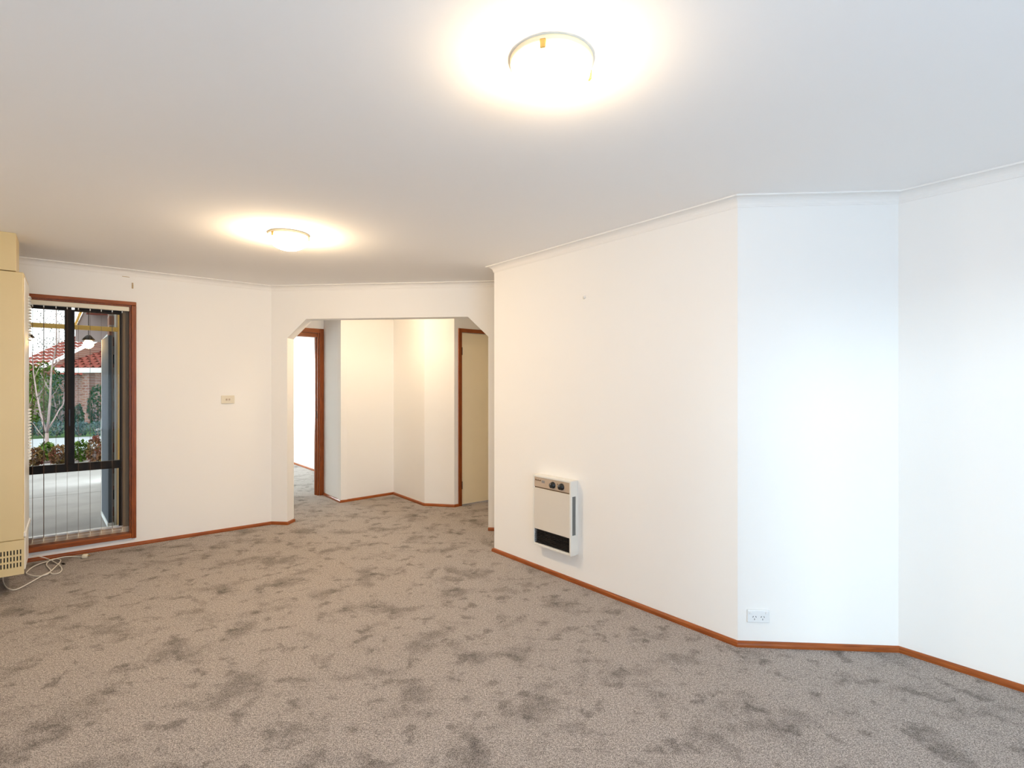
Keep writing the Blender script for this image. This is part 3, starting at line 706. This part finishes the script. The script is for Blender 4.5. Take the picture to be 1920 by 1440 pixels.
# bare tree
tr0 = gz(87, 860); tree = thing('bare_tree', 'slender bare tree with pale forking branches outside the window', 'tree', tr0)
def br(px, r, dy=None):
    rnd = random.Random(int(px[0][0] * 7 + px[-1][1])); o = []
    for i, (x, y) in enumerate(px): o.append(at(x, y, tr0.y + (0 if dy is None else dy * i / len(px)) + 0) - tr0)
    n = len(o); return o, [r * (1 - .65 * i / (n - 1)) for i in range(n)]
tk = MB()
o, r = br([(87, 862), (88, 840), (88, 812)], .06); tk.tube(o, [.040, .034, .030], 8)
tk.build('trunk', M['bark'], tree, True)
for px, rr, dy in [([(88, 812), (80, 792), (74, 765), (68, 735), (63, 700), (60, 660)], .045, .5), ([(88, 812), (91, 785), (94, 750), (95, 720), (97, 690), (104, 655), (110, 640)], .05, -.3),
        ([(90, 805), (101, 787), (111, 768), (119, 757), (124, 735)], .032, .6), ([(69, 745), (75, 738), (82, 728), (90, 712)], .022, -.4), ([(95, 733), (88, 724), (84, 715), (76, 700)], .02, .3),
        ([(70, 750), (63, 740), (57, 755), (52, 765)], .018, -.2), ([(97, 690), (112, 676), (120, 668)], .018, .3), ([(65, 708), (72, 692), (78, 680)], .016, .2),
        ([(80, 790), (72, 775), (60, 768)], .016, -.5), ([(84, 822), (72, 808), (63, 795), (56, 790)], .018, .4), ([(96, 760), (104, 763), (112, 760)], .012, .2), ([(94, 745), (104, 735), (113, 720)], .014, -.3)]:
    o, r = br(px, rr * .5, dy); MB().tube(o, r, 6).build('branch', M['bark'], tree, True)
# far trees against the sky
for i, (x, y0, Y, rx, rz, lb) in enumerate([(103, 585, 34, 1.1, 1.7, 'thin grey tree crown against the white sky above the left roofs'),
        (108, 625, 36, 1.2, 1.6, 'loose grey tree crown just left of the window mullion'), (97, 652, 40, 1.2, .8, 'small dark tree crown peeping over the left roof')]):
    c = at(x, y0, Y); t = thing('far_tree', lb, 'tree', (c.x, c.y, GZ), 0, group='far trees behind the houses')
    foliage(t, M['leaf_grey'], rx, rx, rz, 420 if i < 2 else 600, .10, 70 + i, zc=c.z - GZ)
    MB().tube([(0, 0, 0), (.1, 0, (c.z - GZ) * .6), (0, .1, c.z - GZ + rz * .5)], [.10, .05, .015], 7).build('trunk', M['bark'], t)

# neighbouring houses
def tiled_roof(parent, x0, x1, y_e, z_e, y_r, z_r, hip0=0.0, hip1=0.0, tile=0.30):
    n = max(2, int((x1 - x0) / tile)); rows = 12
    mb = MB(); bm = mb.bm
    sl = Vector((0, y_r - y_e, z_r - z_e)); nr = Vector((0, -(z_r - z_e), y_r - y_e)).normalized()
    for r_ in range(rows):
        t0, t1 = r_ / rows, (r_ + 1) / rows
        for k in range(n * 4):
            def pt(kk, t, lift):
                x = x0 + (x1 - x0) * kk / (n * 4)
                h = .045 * (1 + math.cos(kk * math.pi / 2)) + lift
                lo, hi = x0 + hip0 * t, x1 - hip1 * t
                return Vector((min(max(x, lo), hi), y_e, z_e)) + sl * t + nr * h
            a_ = [bm.verts.new(pt(k, t0, .05)), bm.verts.new(pt(k + 1, t0, .05)), bm.verts.new(pt(k + 1, t1, .0)), bm.verts.new(pt(k, t1, 0))]
            bm.faces.new(a_)
    return mb.build('roof', M['tile'], parent)
HY = 22.0
h1 = thing('neighbour_house', 'neighbouring brick house with terracotta roof behind the window mullion', 'house', (at(150, 700, HY).x, HY, GZ))
X = lambda x, Y=HY: (x - 150) / F * Y
Zp = lambda y, Y=HY: CH + (HZ - y) / F * Y - GZ
MB().box(X(120), X(235), 1.6, 5.5, 0, Zp(694)).build('wall', M['brick'], h1)
tiled_roof(h1, X(112), X(240), -.2, Zp(692), 3.5, Zp(640, HY + 3.5), .8, .3)
MB().box(X(112), X(240), -.24, -.12, Zp(699), Zp(690)).build('fascia', M['outwhite'], h1)
MB().box(X(154.5), X(167.5), 0, .3, 0, Zp(699)).build('pillar', M['brick'], h1)
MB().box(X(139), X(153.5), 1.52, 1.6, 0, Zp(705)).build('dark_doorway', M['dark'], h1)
wf = MB().box(X(171), X(177), 1.5, 1.62, Zp(745), Zp(702)).box(X(177), X(200), 1.5, 1.62, Zp(704), Zp(702)).build('window_frame', M['outwhite'], h1)
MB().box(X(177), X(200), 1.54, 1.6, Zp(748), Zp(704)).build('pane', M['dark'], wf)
HY2 = 27.0
h2 = thing('neighbour_house', 'farther house with red tiled gable and ridge, left of the window mullion', 'house', (at(80, 700, HY2).x, HY2, GZ))
X2 = lambda x: (x - 80) / F * HY2
Z2 = lambda y: CH + (HZ - y) / F * HY2 - GZ
MB().box(X2(20), X2(140), 1.0, 6, 0, Z2(700)).build('wall', M['brick'], h2)
tiled_roof(h2, X2(66), X2(150), .3, Z2(705), 4.5, Z2(660) * 1.10, 0, .5)
tiled_roof(h2, X2(10), X2(71), -.6, Z2(705), 4.4, Z2(630) * 1.08, 0, 0)
MB().tube([(X2(71), -.62, Z2(705) + .08), (X2(71), 4.3, Z2(630) * 1.08 + .08)], .045, 6).build('verge', M['outwhite'], h2)
# verge and gable side of the left wing
MB().prism([(-.5, Z2(705)), (4.4, Z2(705)), (4.4, Z2(630) * 1.06)], X2(70), X2(71) , 'yz').build('gable', M['brick'], h2)

# porch: ochre post and beam, blue-grey front door, soffit, lanterns, brick jamb
pv = at(225, 990, 5.6)
po = thing('timber_pergola', 'ochre painted porch post and cross beam outside the window', 'pergola', (pv.x, pv.y, GZ), ED)
MB().box(-.017, .024, -.02, .02, 0, 2.45, .003).build('post', M['yellow'], po)
MB().box(-2.9, -.017, -.02, .02, 1.985 - GZ - .022, 1.985 - GZ + .022, .003).build('beam', M['yellow'], po)
MB().box(-2.9, -2.86, -.02, .02, 0, 1.985 - GZ - .022, .003).build('post', M['yellow'], po)
jb = at(214, 990, 5.72)
bj = thing('brick_jamb', 'narrow strip of red brick wall with white trim beside the porch post', 'wall end', (jb.x, jb.y, GZ), ED)
MB().box(-.042, .0, 0, .35, 0, 2.5).build('brickwork', M['brick'], bj)
MB().box(.001, .018, -.012, .35, 0, 2.5).build('white_trim', M['outwhite'], bj)
MB().box(.019, .045, 0, .3, 0, 2.5).build('reveal', M['cream_frame'], bj)
for z in (.30, 1.75): MB().tube([(-.004, -.006, z), (-.004, -.006, z + .1)], .008, 8).build('hinge', M['dark'], bj)
d0, d1_ = on_level(207.5, 989, GZ + .012), on_level(194.5, 965, GZ + .012)
dv = d1_ - d0
fd = thing('front_door', 'blue grey front door standing open outside the window', 'door', d0, math.atan2(dv.y, dv.x))
dl = math.hypot(dv.x, dv.y)
lf = MB().box(0, dl - .02, -.02, .02, .05, 2.04, .002).build('leaf', M['bluegrey'], fd)
MB().box(0, dl, .0201, .026, 0, .05).box(0, dl, -.026, .0201, 0, .05).build('weather_strip', M['outwhite'], fd)
MB().box(dl - .02, dl + .004, -.021, .021, .05, 2.04, .002).build('edge_strip', M['outwhite'], fd)
MB().box(dl - .09, dl - .03, .02, .03, .86, 1.12, .003).build('lock_plate', M['outwhite'], lf)
MB().tube([(dl - .06, .03, 1.0), (dl - .06, .07, 1.0), (dl - .15, .075, 1.0)], .01, 8).build('lever', M['outwhite'], lf)
# gable of the carport with sloped mauve soffit
g0 = at(175, 640, 8.6)
ga = thing('porch_gable', 'mauve grey boarded gable with pale verge above the porch beam', 'gable', (g0.x, g0.y, g0.z))
gpt = [((x - 175) / F * 8.6, (640 - y) / F * 8.6) for x, y in ((141, 640), (141.5, 614), (159, 579), (165, 560), (214, 560), (204, 618), (197, 640))]
MB().prism(gpt, 0, .12).build('boarding', M['mauve'], ga)
vp = [((x - 175) / F * 8.6, (640 - y) / F * 8.6) for x, y in ((141, 616), (163, 566))]
MB().tube([(vp[0][0], -.03, vp[0][1]), (vp[1][0], -.03, vp[1][1])], .022, 4).build('verge', M['yellow'], ga)
vp = [((x - 175) / F * 8.6, (640 - y) / F * 8.6) for x, y in ((197, 637), (209.5, 624), (209.5, 630), (197, 643))]
MB().prism(vp, -.06, -.01).build('white_fascia', M['outwhite'], ga)
rv = w_window.P(w_window.L, -0.3, CEIL + .35) - g0                       # rafter back to the house roof carries the gable
MB().tube([(gpt[3][0] + .2, .06, gpt[3][1] - .06), tuple(rv)], .05, 4).build('rafter', M['mauve'], ga)
# porch eave at the left
ev = ab(-6.0, -.1)
eo = thing('porch_eave', 'grey porch eave with ochre fascia at the top left of the window view', 'eave', (ev.x, ev.y, CEIL), ED)
MB().box(-2.6, 0, 0, 2.95, .0, .06).build('soffit', M['mauve'], eo)
MB().box(-2.6, .02, 2.95, 3.0, -.02, .10).build('fascia', M['yellow'], eo)
def lantern(x, y, Y, label):
    c = at(x, y, Y)
    t = thing('porch_lantern', label, 'lantern', c, 0, group='glowing porch lanterns')
    MB().lathe([(0, .075), (.02, .07), (.055, .03), (.062, .02), (.062, .012), (0, .012)], 20).build('cap', M['bronze'], t, True)
    MB().lathe([(0, .012), (.03, .010), (.05, -.02), (.046, -.055), (.02, -.08), (0, -.085)], 20).build('glass', M['lantern_glow'], t, True)
    MB().tube([(0, 0, .07), (0, 0, .36)], .004, 6).build('rod', M['bronze'], t)
lantern(166, 640, 6.2, 'glowing lantern with dark cap hanging in front of the tiled roof')
lantern(52, 635, 6.2, 'glowing lantern half hidden by the side of the tall heater')
